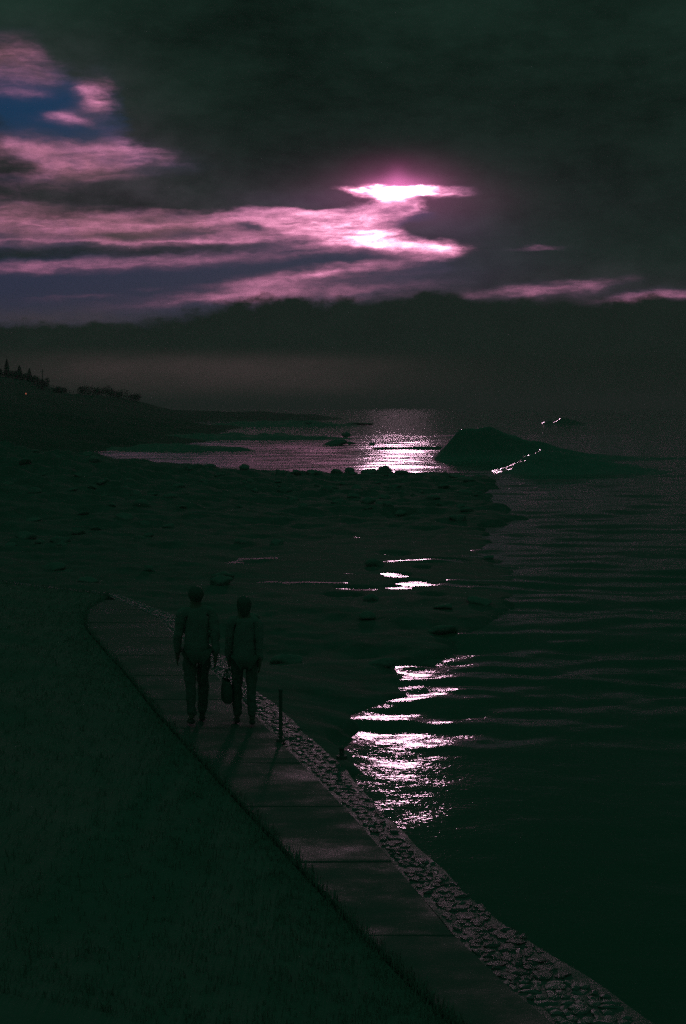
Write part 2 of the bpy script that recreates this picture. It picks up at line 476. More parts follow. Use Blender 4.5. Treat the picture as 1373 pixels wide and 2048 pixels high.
# tide pools left between the rocks: where they show, how wide, and half their depth along the view in metres
POOLS = [(800, 1037, 60, 1.6), (790, 1110, 60, .9), (893, 1123, 90, .8), (845, 1138, 30, .5), (796, 1153, 50, .55), (825, 1169, 80, .8),
         (797, 1178, 60, .45), (705, 1179, 90, .6), (690, 1194, 70, .5), (866, 1194, 50, .45), (945, 1174, 130, .9)]
def shore_height(X, Y):
    ys = np.array([p[1] for p in shore_right]); xs = np.array([p[0] for p in shore_right])
    edge = np.interp(Y, ys, xs) + (fbm(Y * .5, Y * 0 + 3, 3) - .5) * 1.6 + (fbm(Y * .16, X * .12 + 3, 4) - .5) * 7.0 * np.clip((Y - 48) / 15, 0, 1)
    inland = edge - X                                    # metres left of the waterline
    a = np.clip(inland / 2.2, -1, 1)
    outer = np.clip((118 + 2.5 * (fbm(X * .3, X * 0 + 1, 8) - .5) - Y) / 4.0, -1, 1)
    m = np.minimum(a, outer)
    shelf = 0.07 + np.clip((Y - 62) / 30, 0, 1) * 0.28 + (np.clip(-(X + 3) / 9, 0, 1) * .6 + np.clip(-(X + 12) / 10, 0, 3.2) * 1.05) * np.clip((Y - 30) / 60, 0.12, 1)
    ledge = 0.16 * np.exp(-((Y - 39.0) / 3.0) ** 2) * np.clip((5.5 - X) / 2, 0, 1)
    corner = 0.35 * np.clip((32 - Y) / 6, 0, 1)
    n = fbm(X * .55, Y * .55, 21, 5, .55)
    rid = 1 - np.abs(2 * fbm(X * .23, Y * .23, 31, 4) - 1)
    rough = (0.38 + 0.62 * np.clip((Y - 58) / 40, 0, 1)) * (1 + .5 * np.clip(-X / 20, 0, 1.0))
    z = SEA_Z + np.where(m > 0, (shelf + ledge + corner) * np.sqrt(np.clip(m, 0, 1)), m * 1.2)
    flat = np.clip((Y - 42) / 2, 0, 1) * np.clip((64 - Y) / 5, 0, 1) * np.clip((X + 4) / 3, 0, 1)
    z = z + ((n - .5) * 0.75 * rough + (rid - .6) * 0.55 * rough) * (1 - .88 * flat)
    for (px, py, w, dep) in POOLS:
        c = P(px, py, SEA_Z)
        rx = w * c.y / FPX / 2; ry = dep
        q = ((X - c.x) / rx) ** 2 + ((Y - c.y + .25 * (X - c.x)) / ry) ** 2 + (fbm(X * 1.1 + px, Y * 1.1, 91) - .5) * 1.6
        z = np.where(q < 1.6, np.minimum(z, SEA_Z + .03 + (q - 1.0) * .16), z)
    return z

OUT = [P(515, 1372), P(660, 1500), P(830, 1680), P(1000, 1830), P(1100, 1895)]
OUTER = [(2.35, 8.4)] + [(p.x, p.y) for p in reversed(OUT)] + [(-3.05, 27.0), (-4.8, 30.5), (-8.5, 33.5), (-16.0, 36.5), (-30.0, 39.0)]
def build_shore():
    ys = [12.0]
    while ys[-1] < 126: ys.append(ys[-1] + max(.12, .0042 * ys[-1]))
    ys = np.array(ys)
    t = np.linspace(0, 1, 420)
    XX = np.empty((len(ys), len(t))); YY = np.repeat(ys[:, None], len(t), 1)
    for i, y in enumerate(ys):
        xr = np.interp(y, [p[1] for p in shore_right], [p[0] for p in shore_right]) + 3.0
        xl = -(16 + y * .65)
        XX[i] = xl + (xr - xl) * t
    ZZ = shore_height(XX, YY)
    # keep it under the path and its wall
    op = OUTER
    wl = np.interp(YY, [p[1] for p in op], [p[0] for p in op])
    under = (XX < wl + .1) & (YY < 39.5)
    ZZ = np.where(under, np.minimum(ZZ, -.75), ZZ)
    me = grid_mesh('rocky_shore', XX, YY, ZZ)
    o = link('rocky_shore', me, M['rock'])
    tag(o, 'low shelf of wet dark rock between the sea wall and the open sea', kind='structure')
build_shore()

# ------------------------------------------------------------------ path and sea wall
OUT = [P(515, 1372), P(660, 1500), P(830, 1680), P(1000, 1830), P(1100, 1895)]
def along(y, pts):
    return float(np.interp(y, [p[1] for p in pts], [p[0] for p in pts]))
outer_pts = [(2.35, 8.4)] + [(p.x, p.y) for p in reversed(OUT)] + [(-3.05, 27.0), (-4.8, 30.5), (-8.5, 33.5), (-16.0, 36.5), (-30.0, 39.0)]
inner_pts = [(1.62, 8.4), (.98, 10.0), (P(880, 1830).x, P(880, 1830).y), (P(700, 1622).x, P(700, 1622).y), (P(560, 1480).x, P(560, 1480).y), (-1.72, 20.5), (-3.55, 27.0), (-4.75, 29.6), (-5.1, 30.5), (-8.8, 33.4), (-16.3, 36.4), (-30.0, 38.9)]
left_pts = [(.95, 8.4), (P(860, 2000).x, P(860, 2000).y), (P(700, 1840).x, P(700, 1840).y), (P(320, 1430).x, P(320, 1430).y), (-3.2, 21.0), (-4.72, 25.8), (-5.1, 28.0), (-4.98, 29.8), (-5.13, 30.5), (-8.83, 33.4), (-16.33, 36.4), (-30.0, 38.9)]

def strip_block(y0, y1, la, lb, ztop, zbot, n=2, gap=0.0, jit=0.0, bev=0.012):
    """a slab between two edge lines, with eased top edges"""
    ring = []
    ys = np.linspace(y0 + gap, y1 - gap, n)
    L = [(along(y, la) + gap, y) for y in ys]
    R = [(along(y, lb) - gap, y) for y in ys]
    poly = L + R[::-1]
    c = np.mean(np.array(poly), 0)
    dz = [rng.uniform(-jit, jit) for _ in poly]
    bm = bmesh.new()
    top = [bm.verts.new((c[0] + (x - c[0]) * (1 - bev / .5), c[1] + (y - c[1]) * (1 - bev / .8), ztop + d)) for (x, y), d in zip(poly, dz)]
    mid = [bm.verts.new((x, y, ztop - bev + d)) for (x, y), d in zip(poly, dz)]
    bot = [bm.verts.new((x, y, zbot)) for (x, y) in poly]
    k = len(poly)
    bm.faces.new(top)
    for i in range(k):
        j = (i + 1) % k
        bm.faces.new((mid[i], mid[j], top[j], top[i]))
        bm.faces.new((bot[i], bot[j], mid[j], mid[i]))
    bmesh.ops.recalc_face_normals(bm, faces=bm.faces)
    me = bpy.data.meshes.new('slab')
    bm.to_mesh(me); bm.free()
    return me

# bed under the path
def ribbon(name, la, lb, z, y0, y1, n, mat, parent=None):
    ys = np.linspace(y0, y1, n)
    XX = np.stack([[along(y, la) for y in ys], [along(y, lb) for y in ys]], 1)
    YY = np.stack([ys, ys], 1)
    ZZ = np.full_like(XX, z)
    return link(name, grid_mesh(name, XX, YY, ZZ), mat, parent)
path = ribbon('path', [(x - .3, y) for x, y in left_pts], [(x + .1, y) for x, y in inner_pts], -.05, 8.4, 29.8, 80, M['mortar'])
tag(path, 'narrow concrete shore path running away beside the sea wall', kind='structure')
joints = [8.4, 10.55, 12.3, 14.05]
while joints[-1] < 27: joints.append(joints[-1] + 1.75)
joints[-1] = 28.0; joints.append(29.4)
for a, b in zip(joints[:-1], joints[1:]):
    link('slab', strip_block(a, b, left_pts, inner_pts, 0.0, -.12, 3, .007, .006), M['concrete'], path)

# wall: body with a real outer face, and a coping of rough stones set in mortar
wall = empty('sea_wall', (along(14, outer_pts), 14, 0))
tag(wall, 'low sea wall with a rough stone coping along the path edge', 'sea wall')
def build_wall():
    ys = np.concatenate([np.linspace(8.4, 30, 110), np.linspace(30.2, 39, 60)])
    XX, YY, ZZ = [], [], []
    for y in ys:
        xo, xi = along(y, outer_pts), along(y, inner_pts)
        w = 0.02 * math.sin(y * 2.1) + 0.012 * math.sin(y * 5.3)
        XX.append([xi + .012, xi + .012, xo - .02 + w, xo + w, xo + .1 + w, xo + .3])
        YY.append([y] * 6)
        ZZ.append([-.25, -.035, -.035, -.07, -.9, -2.9])
    ox, oy, oz = wall.location
    me = grid_mesh('wall_body', np.array(XX) - ox, np.array(YY) - oy, np.array(ZZ) - oz)
    for p in me.polygons: p.use_smooth = False
    link('wall_body', me, M['mortar'], wall)
    return ys
build_wall()

def stone_mesh(seed, irregular=.34):
    r = random.Random(seed)
    bm = bmesh.new()
    bmesh.ops.create_icosphere(bm, subdivisions=1, radius=1.0)
    for v in bm.verts:
        v.co = Vector((v.co.x * 1.0, v.co.y * 1.0, v.co.z))
        f = max(abs(v.co.x), abs(v.co.y))
        v.co *= (1 + r.uniform(-irregular, irregular))
        v.co.z = max(min(v.co.z, .72 + r.uniform(-.12, .12)), -.6)
    me = bpy.data.meshes.new('stone')
    bm.to_mesh(me); bm.free()
    me.polygons.foreach_set('use_smooth', [False] * len(me.polygons))
    me.materials.append(M['stone'])
    return me
stones = [stone_mesh(100 + i) for i in range(14)]
def build_coping():
    spots = []
    y = 8.8
    while y < 31:
        d = .085 + .0022 * max(0, y - 14)
        xi, xo = along(y, inner_pts) + .03, along(y, outer_pts) - .02
        x = xi + rng.uniform(0, .06)
        while x < xo - .03:
            w = rng.choice((rng.uniform(.05, .10), rng.uniform(.09, .21))) + .002 * max(0, y - 14)
            if x + w > xo + .02: break
            spots.append((x + w / 2, y + rng.uniform(-.02, .02), w / 2 * 1.02, d / 2 * rng.uniform(1.0, 1.5), rng.uniform(.010, .026)))
            x += w
        y += d
    spots.sort(key=lambda s: s[1])
    ox, oy, oz = wall.location
    seen = [s for s in spots if 9.8 < s[1] < 24]
    keep = set(map(id, sorted(seen, key=lambda s: s[2] / s[1], reverse=True)[:300]))
    bulk_v, bulk_f = [], []
    for s in spots:
        x, y, rx, ry, rz = s
        me = rng.choice(stones)
        ang = rng.uniform(-.35, .35)
        mat = Matrix.Translation((x - ox, y - oy, -.035 - oz)) @ Matrix.Rotation(ang, 4, 'Z') @ Matrix.Diagonal((rx, ry, rz, 1))
        if id(s) in keep:
            o = link('stone', me, None, wall)
            o.matrix_local = mat
        else:
            base = len(bulk_v)
            bulk_v += [mat @ v.co for v in me.vertices]
            bulk_f += [tuple(base + i for i in p.vertices) for p in me.polygons]
    o = link('coping_stones', mesh_np('coping_stones', bulk_v, bulk_f), M['stone'], wall)
    o['kind'] = 'stuff'
build_coping()

# ------------------------------------------------------------------ grassy bank left of the path
def bank_height(X, Y):
    le = np.interp(Y, [p[1] for p in left_pts], [p[0] for p in left_pts])
    d = np.clip(le - X - .05, 0, None)
    z = -.03 + .26 * np.clip(d / 6, 0, 1) * np.minimum(d, 6) + .12 * np.clip(d - 6, 0, 14)
    z = z * (1 - .55 * np.clip((Y - 40) / 60, 0, 1))
    return z + (fbm(X * .6, Y * .6, 77) - .5) * .35 * np.clip(d / 1.5, 0, 1)
def build_bank():
    ys = np.concatenate([np.linspace(3, 40, 150), np.linspace(40.5, 60, 30)])
    t = np.linspace(0, 1, 130) ** 1.7
    XX = np.array([[np.interp(y, [p[1] for p in left_pts], [p[0] for p in left_pts]) - .02 - 34 * s for s in t] for y in ys])
    YY = np.repeat(ys[:, None], len(t), 1)
    ZZ = bank_height(XX, YY)
    ZZ[ZZ > 3.2] = 3.2 + (ZZ[ZZ > 3.2] - 3.2) * .15
    o = link('grass_bank', grid_mesh('grass_bank', XX, YY, ZZ), M['earth'])
    tag(o, 'dark bank of earth and grass rising left of the path', kind='structure')
    # grass: tufts of bent blades
    V, F = [], []
    for _ in range(11000):
        y = 8.5 + 28 * rng.random() ** 1.6
        le = along(y, left_pts)
        d_ = 5.5 * rng.random() ** 1.8 - .07
        x = le - .03 - d_
        z = float(bank_height(np.array([x]), np.array([y]))[0]) if d_ > 0 else .0
        tall = rng.random() ** 3
        for b in range(3):
            a = rng.uniform(0, 2 * math.pi); h = rng.uniform(.02, .06) + .05 * tall; w = .003 + .003 * rng.random()
            lx, ly = math.cos(a) * h * .5, math.sin(a) * h * .5
            px_, py_ = x + rng.uniform(-.05, .05), y + rng.uniform(-.05, .05)
            nx, ny = -math.sin(a) * w, math.cos(a) * w
            i = len(V)
            V += [(px_ - nx, py_ - ny, z - .02), (px_ + nx, py_ + ny, z - .02), (px_ + lx * .4 + nx * .7, py_ + ly * .4 + ny * .7, z + h * .65),
                  (px_ + lx * .4 - nx * .7, py_ + ly * .4 - ny * .7, z + h * .65), (px_ + lx, py_ + ly, z + h)]
            F += [(i, i + 1, i + 2, i + 3), (i + 3, i + 2, i + 4)]
    g = link('grass', mesh_np('grass', V, F), M['grass'])
    tag(g, 'short rough grass along the left edge of the path', kind='stuff')
build_bank()

# ------------------------------------------------------------------ boulders
def boulder_mesh(seed, sub=3):
    r = random.Random(seed)
    bm = bmesh.new()
    bmesh.ops.create_icosphere(bm, subdivisions=sub, radius=1.0)
    from mathutils import noise as mn
    off = Vector((r.uniform(-50, 50), r.uniform(-50, 50), r.uniform(-50, 50)))
    planes = [(Vector((r.gauss(0, 1), r.gauss(0, 1), r.gauss(0, .8))).normalized(), r.uniform(.55, .9)) for _ in range(11)]
    for v in bm.verts:
        d = v.co.normalized()
        rr = 1.0
        for n, k in planes:
            c = d.dot(n)
            if c > 0.05: rr = min(rr, k / c)
        rr *= 1 + .14 * mn.noise(d * 1.7 + off) + .06 * mn.noise(d * 5 + off)
        v.co = d * rr
    me = bpy.data.meshes.new('boulder')
    bm.to_mesh(me); bm.free()
    me.polygons.foreach_set('use_smooth', [True] * len(me.polygons))
    me.materials.append(M['boulder'])
    return me
BM_ = [boulder_mesh(300 + i) for i in range(10)]
def boulder(x, y, z, sx, sy, sz, label, group=None, name='boulder'):
    o = link(name, rng.choice(BM_))
    o.location = (x, y, z); o.scale = (sx, sy, sz)
    o.rotation_euler = (rng.uniform(-.25, .25), rng.uniform(-.25, .25), rng.uniform(0, 6.28))
    tag(o, label, 'rock', group)
    return o
def sky_rock(px, ptop, wpx, D, label, flat=.8, group='boulders on the reef edge'):
    """a boulder of the reef edge whose top shows at a given pixel"""
    d = ray(px, ptop); t = D / d.y
    top = CAM_Z + d.z * t
    w = wpx * D / FPX / 2
    h = w * flat
    return boulder(d.x * t, D, top - h * .75, w * 1.05, w, h, label, group)
sky_rock(771, 933, 44, 114, 'largest round boulder on the reef edge, cut black into the brightest glitter', .9)
sky_rock(700, 936, 26, 114, 'square-topped boulder on the reef edge left of the biggest one', .9)
sky_rock(736, 939, 40, 115, 'low long boulder between the square-topped and the biggest boulder', .4)
sky_rock(490, 928, 22, 112, 'lone small boulder standing up from the reef edge on the left', .9)
sky_rock(419, 930, 26, 112, 'flat boulder far left on the reef edge, left of the lone one', .5)
sky_rock(805, 944, 40, 113, 'sloping boulder falling away right of the biggest boulder', .5)
sky_rock(860, 950, 50, 112, 'low flat rock near the right end of the reef edge', .3)
sky_rock(920, 951, 44, 110, 'last low rock at the right end of the reef', .3)
sky_rock(640, 943, 60, 116, 'wide low rock on the reef edge in the middle of the dim glitter', .3)
sky_rock(560, 944, 70, 114, 'wide low rock between the lone boulder and the dim glitter', .25)
# rocks standing in the bay beyond the reef
def bay_rock(px, base, wpx, hpx, label, depth=1.0):
    p = P(px, base, SEA_Z)
    w = wpx * p.y / FPX / 2; h = hpx * p.y / FPX
    return boulder(p.x, p.y, SEA_Z + h * .1, w, max(w * depth, h), h, label, 'rocks standing in the bay', 'sea_rock')
bay_rock(745, 891, 13, 8, 'small lone rock in the glitter beyond the reef', .8)
bay_rock(693, 873, 22, 8, 'dark pointed rock in the bay upper left of the lone rock')
bay_rock(668, 890, 60, 9, 'broad low rock in the bay left of the lone rock', .5)
bay_rock(700, 888, 26, 5, 'low rock touching the broad rock in the bay on its right', .6)
bay_rock(715, 849, 100, 5, 'long flat far reef lying across the left side of the glitter', .6)
bay_rock(640, 852, 110, 8, 'long flat far reef at the left end of the flat reefs', .6)
def flat_reef(px, py, wpx, dep, h, label, seed):
    c = P(px, py, SEA_Z); w = wpx * c.y / FPX / 2
    xs = np.linspace(-w * 1.15, w * 1.15, 120); ys = np.linspace(-dep * 1.2, dep * 1.2, 26)
    XX, YY = np.meshgrid(xs, ys)
    q = (XX / w) ** 2 + (YY / dep) ** 2 + (fbm(XX * .25 + seed, YY * .25, seed, 4) - .5) * 1.1
    ZZ = np.clip(1 - q, -.4, 1) * h * (.45 + 1.1 * fbm(XX * .45, YY * .45, seed + 9, 4)) - .05
    o = link('sea_rock', grid_mesh('flat_reef', XX, YY, ZZ), M['boulder'])
    o.location = (c.x, c.y, SEA_Z)
    tag(o, label, 'rock', 'rocks standing in the bay')
flat_reef(470, 878, 430, 9.0, 1.0, 'long low reef bar in the dim water left of the glitter', 5)
flat_reef(560, 852, 330, 16.0, 1.5, 'far low reef bar below the end of the headland', 6)
flat_reef(350, 900, 330, 5.0, .8, 'low reef bar nearest the headland foot, at the left', 7)
# scattered boulders on the shelf
n_b = 0
for _ in range(900):
    y = 24 + 92 * rng.random() ** .8
    xr = float(np.interp(y, [p[1] for p in shore_right], [p[0] for p in shore_right]))
    x = xr - .3 - rng.random() ** 1.3 * (6 + y * .30)
    wl = along(y, outer_pts)
    if x < wl + .8: continue
    if 42 < y < 76 and x > -3 and rng.random() < .75: continue
    s = rng.uniform(.14, .36) * (1 + .006 * y)
    z = float(shore_height(np.array([x]), np.array([y]))[0])
    if z < SEA_Z - .2: continue
    boulder(x, y, z + s * .1, s, s * rng.uniform(.7, 1.2), s * rng.uniform(.35, .65), 'dark wet boulder lying among others on the shadowed rock shelf', 'boulders on the rock shelf')
    n_b += 1
    if n_b >= 170: break

# ------------------------------------------------------------------ waves standing up at the right
def build_wave():
    # ridge running roughly across the view, about 132 m out, steep left shoulder
    D0 = 157.0
    x0 = (862 - 686.5) / FPX * D0
    xs = np.linspace(x0 - 3, x0 + 46, 330)
    ys = np.linspace(D0 - 38, D0 + 17, 330)
    XX, YY = np.meshgrid(xs, ys)
    s = XX - x0
    crest_y = D0 + 1.5 + .10 * s - 1.2 * np.sin(s * .12)
    lump = 1 + .32 * (fbm(s * .35, s * 0 + 2.0, 71, 3) - .5) * np.clip((s - 3) / 4, 0, 1)
    hgt = 3.5 * np.clip(s / 3.2, 0, 1) ** 1.1 * (1 + .012 * np.clip(s - 3.2, 0, 9)) * lump * np.exp(-(np.clip(s - 6.5, 0, None) / 8.5) ** 1.3)
    front = YY < crest_y
    d = np.abs(YY - crest_y)
    prof = np.where(front, np.exp(-(d / 2.3) ** 1.7), np.exp(-(d / 6.0) ** 1.8))
    z = hgt * prof
    # the water drawn up at the foot, rising to the right
    foot = 2.05 * np.clip((s - 3.4 - .10 * (YY - D0 + 28.5)) / 4.8, 0, 1) ** 1.2 * np.exp(-((YY - (D0 - 28.5)) / 3.4) ** 2) * (1 - np.clip((s - 8.6) / 12, 0, 1))
    foot = foot + (fbm(XX * 1.9, YY * .9, 49, 3) - .5) * .5 * np.clip(foot, 0, 1)
    z = np.maximum(z, foot) + .35 * np.minimum(z, foot)
    z += (fbm(XX * 1.3, YY * 2.1, 41, 4) - .5) * .16 + (fbm(XX * .4, YY * .5, 43, 3) - .5) * .2
    edge = np.minimum.reduce([np.clip((XX - xs[0]) / 2, 0, 1), np.clip((xs[-1] - XX) / 4, 0, 1), np.clip((YY - ys[0]) / 2, 0, 1), np.clip((ys[-1] - YY) / 3, 0, 1)])
    ZZ = SEA_Z - .18 * (1 - edge) * 3 - .12 + z * edge
    o = link('breaking_wave', grid_mesh('breaking_wave', XX, YY, ZZ), M['surf'])
    tag(o, 'tall dark wave rearing up right of the glitter with a gleaming foot', 'wave', 'waves standing up in the bay')
    p = P(1104, 848, SEA_Z)
    D1 = p.y
    xs = np.linspace(p.x - 16, p.x + 16, 160); ys = np.linspace(D1 - 14, D1 + 14, 70)
    XX, YY = np.meshgrid(xs, ys)
    s = XX - p.x
    saw = np.clip((s + 4.2) / 3.2, 0, 1) * .75 - .5 * np.clip((s + .6) / .8, 0, 1) + np.clip((s - .4) / 3.4, 0, 1) * .95
    z = 2.0 * np.exp(-((YY - D1) / 5) ** 2) * saw * (1 - np.clip((s - 4.2) / 9, 0, 1))
    z += (fbm(XX * .8, YY * .8, 47, 4) - .5) * .35
    edge = np.minimum.reduce([np.clip((XX - xs[0]) / 4, 0, 1), np.clip((xs[-1] - XX) / 4, 0, 1), np.clip((YY - ys[0]) / 3, 0, 1), np.clip((ys[-1] - YY) / 3, 0, 1)])
    o = link('breaking_wave', grid_mesh('far_wave', XX, YY, SEA_Z - .7 * (1 - edge) - .1 + z * edge), M['water'])
    tag(o, 'small far wave with a bright gleam, upper right near the horizon', 'wave', 'waves standing up in the bay')
    # thin dark swell line crossing the glitter
    p = P(812, 899, SEA_Z)
    xs = np.linspace(p.x - 6, p.x + 8, 140); ys = np.linspace(p.y - 4, p.y + 5, 50)
    XX, YY = np.meshgrid(xs, ys)
    c = p.y + .25 * np.sin((XX - p.x) * .6)
    z = .42 * np.exp(-np.abs((YY - c) / np.where(YY < c, .8, 2.0)) ** 1.8) * np.clip((XX - xs[0]) / 3, 0, 1) * np.clip((xs[-1] - XX) / 4, 0, 1)
    z *= .6 + .8 * fbm(XX * .9, YY * .3, 51, 3)
    edge = np.minimum.reduce([np.clip((YY - ys[0]) / 1.5, 0, 1), np.clip((ys[-1] - YY) / 1.5, 0, 1)])
    o = link('breaking_wave', grid_mesh('swell', XX, YY, SEA_Z - .12 * (1 - edge) - .06 + z), M['water'])
    tag(o, 'thin low swell drawn as a dark line across the glitter', 'wave', 'waves standing up in the bay')
build_wave()

# ------------------------------------------------------------------ far headland with trees, pole and fence
HILL_D = 600.0
def hill_profile(px):
    # skyline of the headland (pixel height of the ground)
    return np.interp(px, [-900, -300, -60, 0, 70, 90, 130, 165, 230, 285, 330, 400, 520, 630, 700], [640, 690, 742, 752, 764, 778, 787, 790, 795, 806, 818, 822, 824, 829, 840])
def build_hill():
    pxs = np.linspace(-900, 720, 420)
    ds = np.concatenate([np.linspace(-440, -95, 46), np.linspace(-90, 170, 60)])
    XX = np.empty((len(ds), len(pxs))); YY = np.empty_like(XX); ZZ = np.empty_like(XX)
    for j, px in enumerate(pxs):
        base = HILL_D + 120 * np.clip((px - 150) / 500, 0, 1)
        top = CAM_Z + (815 - hill_profile(px)) * base / FPX
        for i, d in enumerate(ds):
            y = base + d
            XX[i, j] = (px - 686.5) / FPX * base
            YY[i, j] = y
            s = math.exp(-(abs(d) / (80.0 + 430 * max(0, min(1, (430 - px) / 260)))) ** 1.6) if d < 0 else math.exp(-(d / 120.0) ** 2)
            ZZ[i, j] = SEA_Z - 1.5 + (top - SEA_Z + 1.5) * s
    ZZ += (fbm(XX * .05, YY * .05, 61, 5) - .5) * 2.2 * np.clip((ZZ - SEA_Z) / 6, 0, 1)
    o = link('headland', grid_mesh('headland', XX, YY, ZZ), M['hill'])
    tag(o, 'dark headland sloping down from the left to a low spit', kind='structure')
build_hill()
def build_foreshore():
    ds = np.linspace(150, 540, 120); t = np.linspace(0, 1, 150) ** 1.5
    XX = np.empty((len(ds), len(t))); YY = np.repeat(ds[:, None], len(t), 1)
    for i, d in enumerate(ds):
        pxe = np.interp(d, [150, 180, 205, 240, 300, 400, 540], [-60, 120, 290, 400, 440, 470, 500])
        XX[i] = (pxe - 686.5) / FPX * d + 3 - t * 150
        XX[i] += 4 * (fbm(np.array([d * .06]), np.array([2.0]), 15)[0] - .5) * (1 - t)
    e = XX[:, :1] - 3 - XX
    ZZ = SEA_Z - .4 + .13 * np.clip(e + 3, 0, None) + (fbm(XX * .12, YY * .12, 63, 5) - .5) * 2.0 * np.clip((e + 3) / 8, 0, 1)
    cap = CAM_Z + (815 - np.interp(XX / YY * FPX + 686.5, [-900, -60, 60, 200, 330, 420], [700, 790, 812, 824, 834, 850])) * YY / FPX
    ZZ = np.minimum(ZZ, cap)
    o = link('foreshore', grid_mesh('foreshore', XX, YY, ZZ), M['hill'])
    tag(o, 'dark low foreshore below the headland at the left', kind='structure')
build_foreshore()
def hill_pt(px, d=0.0):
    base = HILL_D + 120 * max(0, min(1, (px - 150) / 500))
    return Vector(((px - 686.5) / FPX * base, base + d, CAM_Z + (815 - float(hill_profile(px))) * base / FPX))

def foliage(n, fn, size, r):
    V, F = [], []
    for _ in range(n):
        c = fn()
        a = Vector((r.gauss(0, 1), r.gauss(0, 1), r.gauss(0, 1))).normalized()
        b = a.orthogonal().normalized(); c2 = a.cross(b)
        s = size * r.uniform(.6, 1.3)
        i = len(V)
        V += [c + b * s, c + c2 * s * .6, c - b * s, c - c2 * s * .6]
        F.append((i, i + 1, i + 2, i + 3))
    return V, F
def conifer(px, h, w, label, seed):
    r = random.Random(seed)
    p = hill_pt(px, 2)
    t = empty('conifer_tree', (p.x, p.y, p.z - 1.0))
    tag(t, label, 'tree', 'trees on the headland skyline')
    bm = bmesh.new()
    bmesh.ops.create_cone(bm, cap_ends=True, segments=8, radius1=.28, radius2=.05, depth=h, matrix=Matrix.Translation((0, 0, h / 2)))
    me = bpy.data.meshes.new('trunk'); bm.to_mesh(me); bm.free()
    link('trunk', me, M['bark'], t)
    tiers = [(k / 9.0) for k in range(1, 10)]
    def pt():
        k = r.choice(tiers) + r.uniform(-.05, .04)
        k = max(.06, min(.98, k + 0.02))
        rad = w * (1 - k) ** .85 * (.55 + .45 * math.sin(k * 57) ** 2)
        a = r.uniform(0, 6.28); q = rad * r.random() ** .5
        return Vector((math.cos(a) * q, math.sin(a) * q, h * k - q * .25))
    V, F = foliage(1500, pt, .30, r)
    link('crown', mesh_np('crown', V, F), M['leaf'], t)
conifer(15, 8.6, 2.7, 'tall pointed conifer at the far left of the headland skyline', 1)
conifer(40, 6.8, 3.2, 'broad blunt conifer second from the left on the skyline', 2)
conifer(60, 6.2, 2.5, 'small conifer between the blunt conifer and the pole', 3)
def bush(px, h, w, label, seed, name='bush', d=0):
    r = random.Random(seed)
    p = hill_pt(px, d)
    t = empty(name, (p.x, p.y, p.z - .5))
    tag(t, label, 'bush', 'bushes on the headland skyline')
    bm = bmesh.new()
    for k in range(4):
        a = k * 1.6 + r.random()
        m_ = Matrix.Translation((math.cos(a) * .15, math.sin(a) * .15, h * .3)) @ Euler((math.sin(a) * .5, -math.cos(a) * .5, 0)).to_matrix().to_4x4()
        bmesh.ops.create_cone(bm, cap_ends=True, segments=6, radius1=.12, radius2=.04, depth=h * .8, matrix=m_)
    me = bpy.data.meshes.new('stem'); bm.to_mesh(me); bm.free()
    link('stem', me, M['bark'], t)
    lobes = [(Vector((r.uniform(-w, w) * .7, r.uniform(-w, w) * .5, h * r.uniform(.4, .75))), r.uniform(.3, .55)) for _ in range(9)]
    def pt():
        c, q = r.choice(lobes)
        v = Vector((r.gauss(0, 1), r.gauss(0, 1), r.gauss(0, 1))).normalized() * r.random() ** .4
        return c + Vector((v.x * w * q, v.y * w * q, v.z * h * q))
    V, F = foliage(900, pt, .28, r)
    link('foliage', mesh_np('foliage', V, F), M['leaf'], t)
bush(87, 4.4, 2.6, 'dark bush round the foot of the pole on the skyline', 11)
bush(178, 4.8, 4.6, 'rounded bush standing highest in the middle of the slope', 12)
bush(205, 4.4, 5.0, 'bush joined to the right side of the rounded highest bush', 13)
bush(236, 4.0, 5.2, 'lower bush further down the slope, third of the row', 14)
bush(262, 3.4, 5.0, 'lowest bush of the row, where the slope runs down to the spit', 15)
bush(125, 2.8, 3.4, 'small bush under the fence right of the pole', 16)

for px_, h_, w_, lb, sd in ((4, 3.4, 3.2, 'leafy bush at the very left end of the skyline', 21), (28, 3.2, 3.0, 'bush filling the gap between the two left conifers', 22),
                           (50, 3.4, 3.0, 'bush between the blunt conifer and the small one', 23), (72, 3.0, 2.6, 'bush between the small conifer and the pole', 24)):
    bush(px_, h_, w_, lb, sd)
# utility pole with cross arm and wires
pp = hill_pt(87, 1)
pole = empty('utility_pole', (pp.x, pp.y, pp.z - .5))
tag(pole, 'thin utility pole standing right of the conifers on the skyline', 'utility pole')
def cyl(name, r0, r1, p0, p1, mat, parent, seg=8):
    p0, p1 = Vector(p0), Vector(p1)
    bm = bmesh.new()
    q = (p1 - p0).to_track_quat('Z', 'Y').to_matrix().to_4x4()
    bmesh.ops.create_cone(bm, cap_ends=True, segments=seg, radius1=r0, radius2=r1, depth=(p1 - p0).length,
                          matrix=Matrix.Translation((p0 + p1) / 2) @ q)
    me = bpy.data.meshes.new(name); bm.to_mesh(me); bm.free()
    return link(name, me, mat, parent)
cyl('shaft', .22, .16, (0, 0, 0), (0, 0, 8.2), M['wood'], pole)
cyl('crossarm', .07, .07, (-.9, 0, 7.4), (.9, 0, 7.4), M['wood'], pole, 6)
for sx in (-.8, 0.0, .8):
    cyl('insulator', .06, .04, (sx, 0, 7.46 if sx else 8.2), (sx, 0, 7.75 if sx else 8.4), M['iron'], pole, 6)
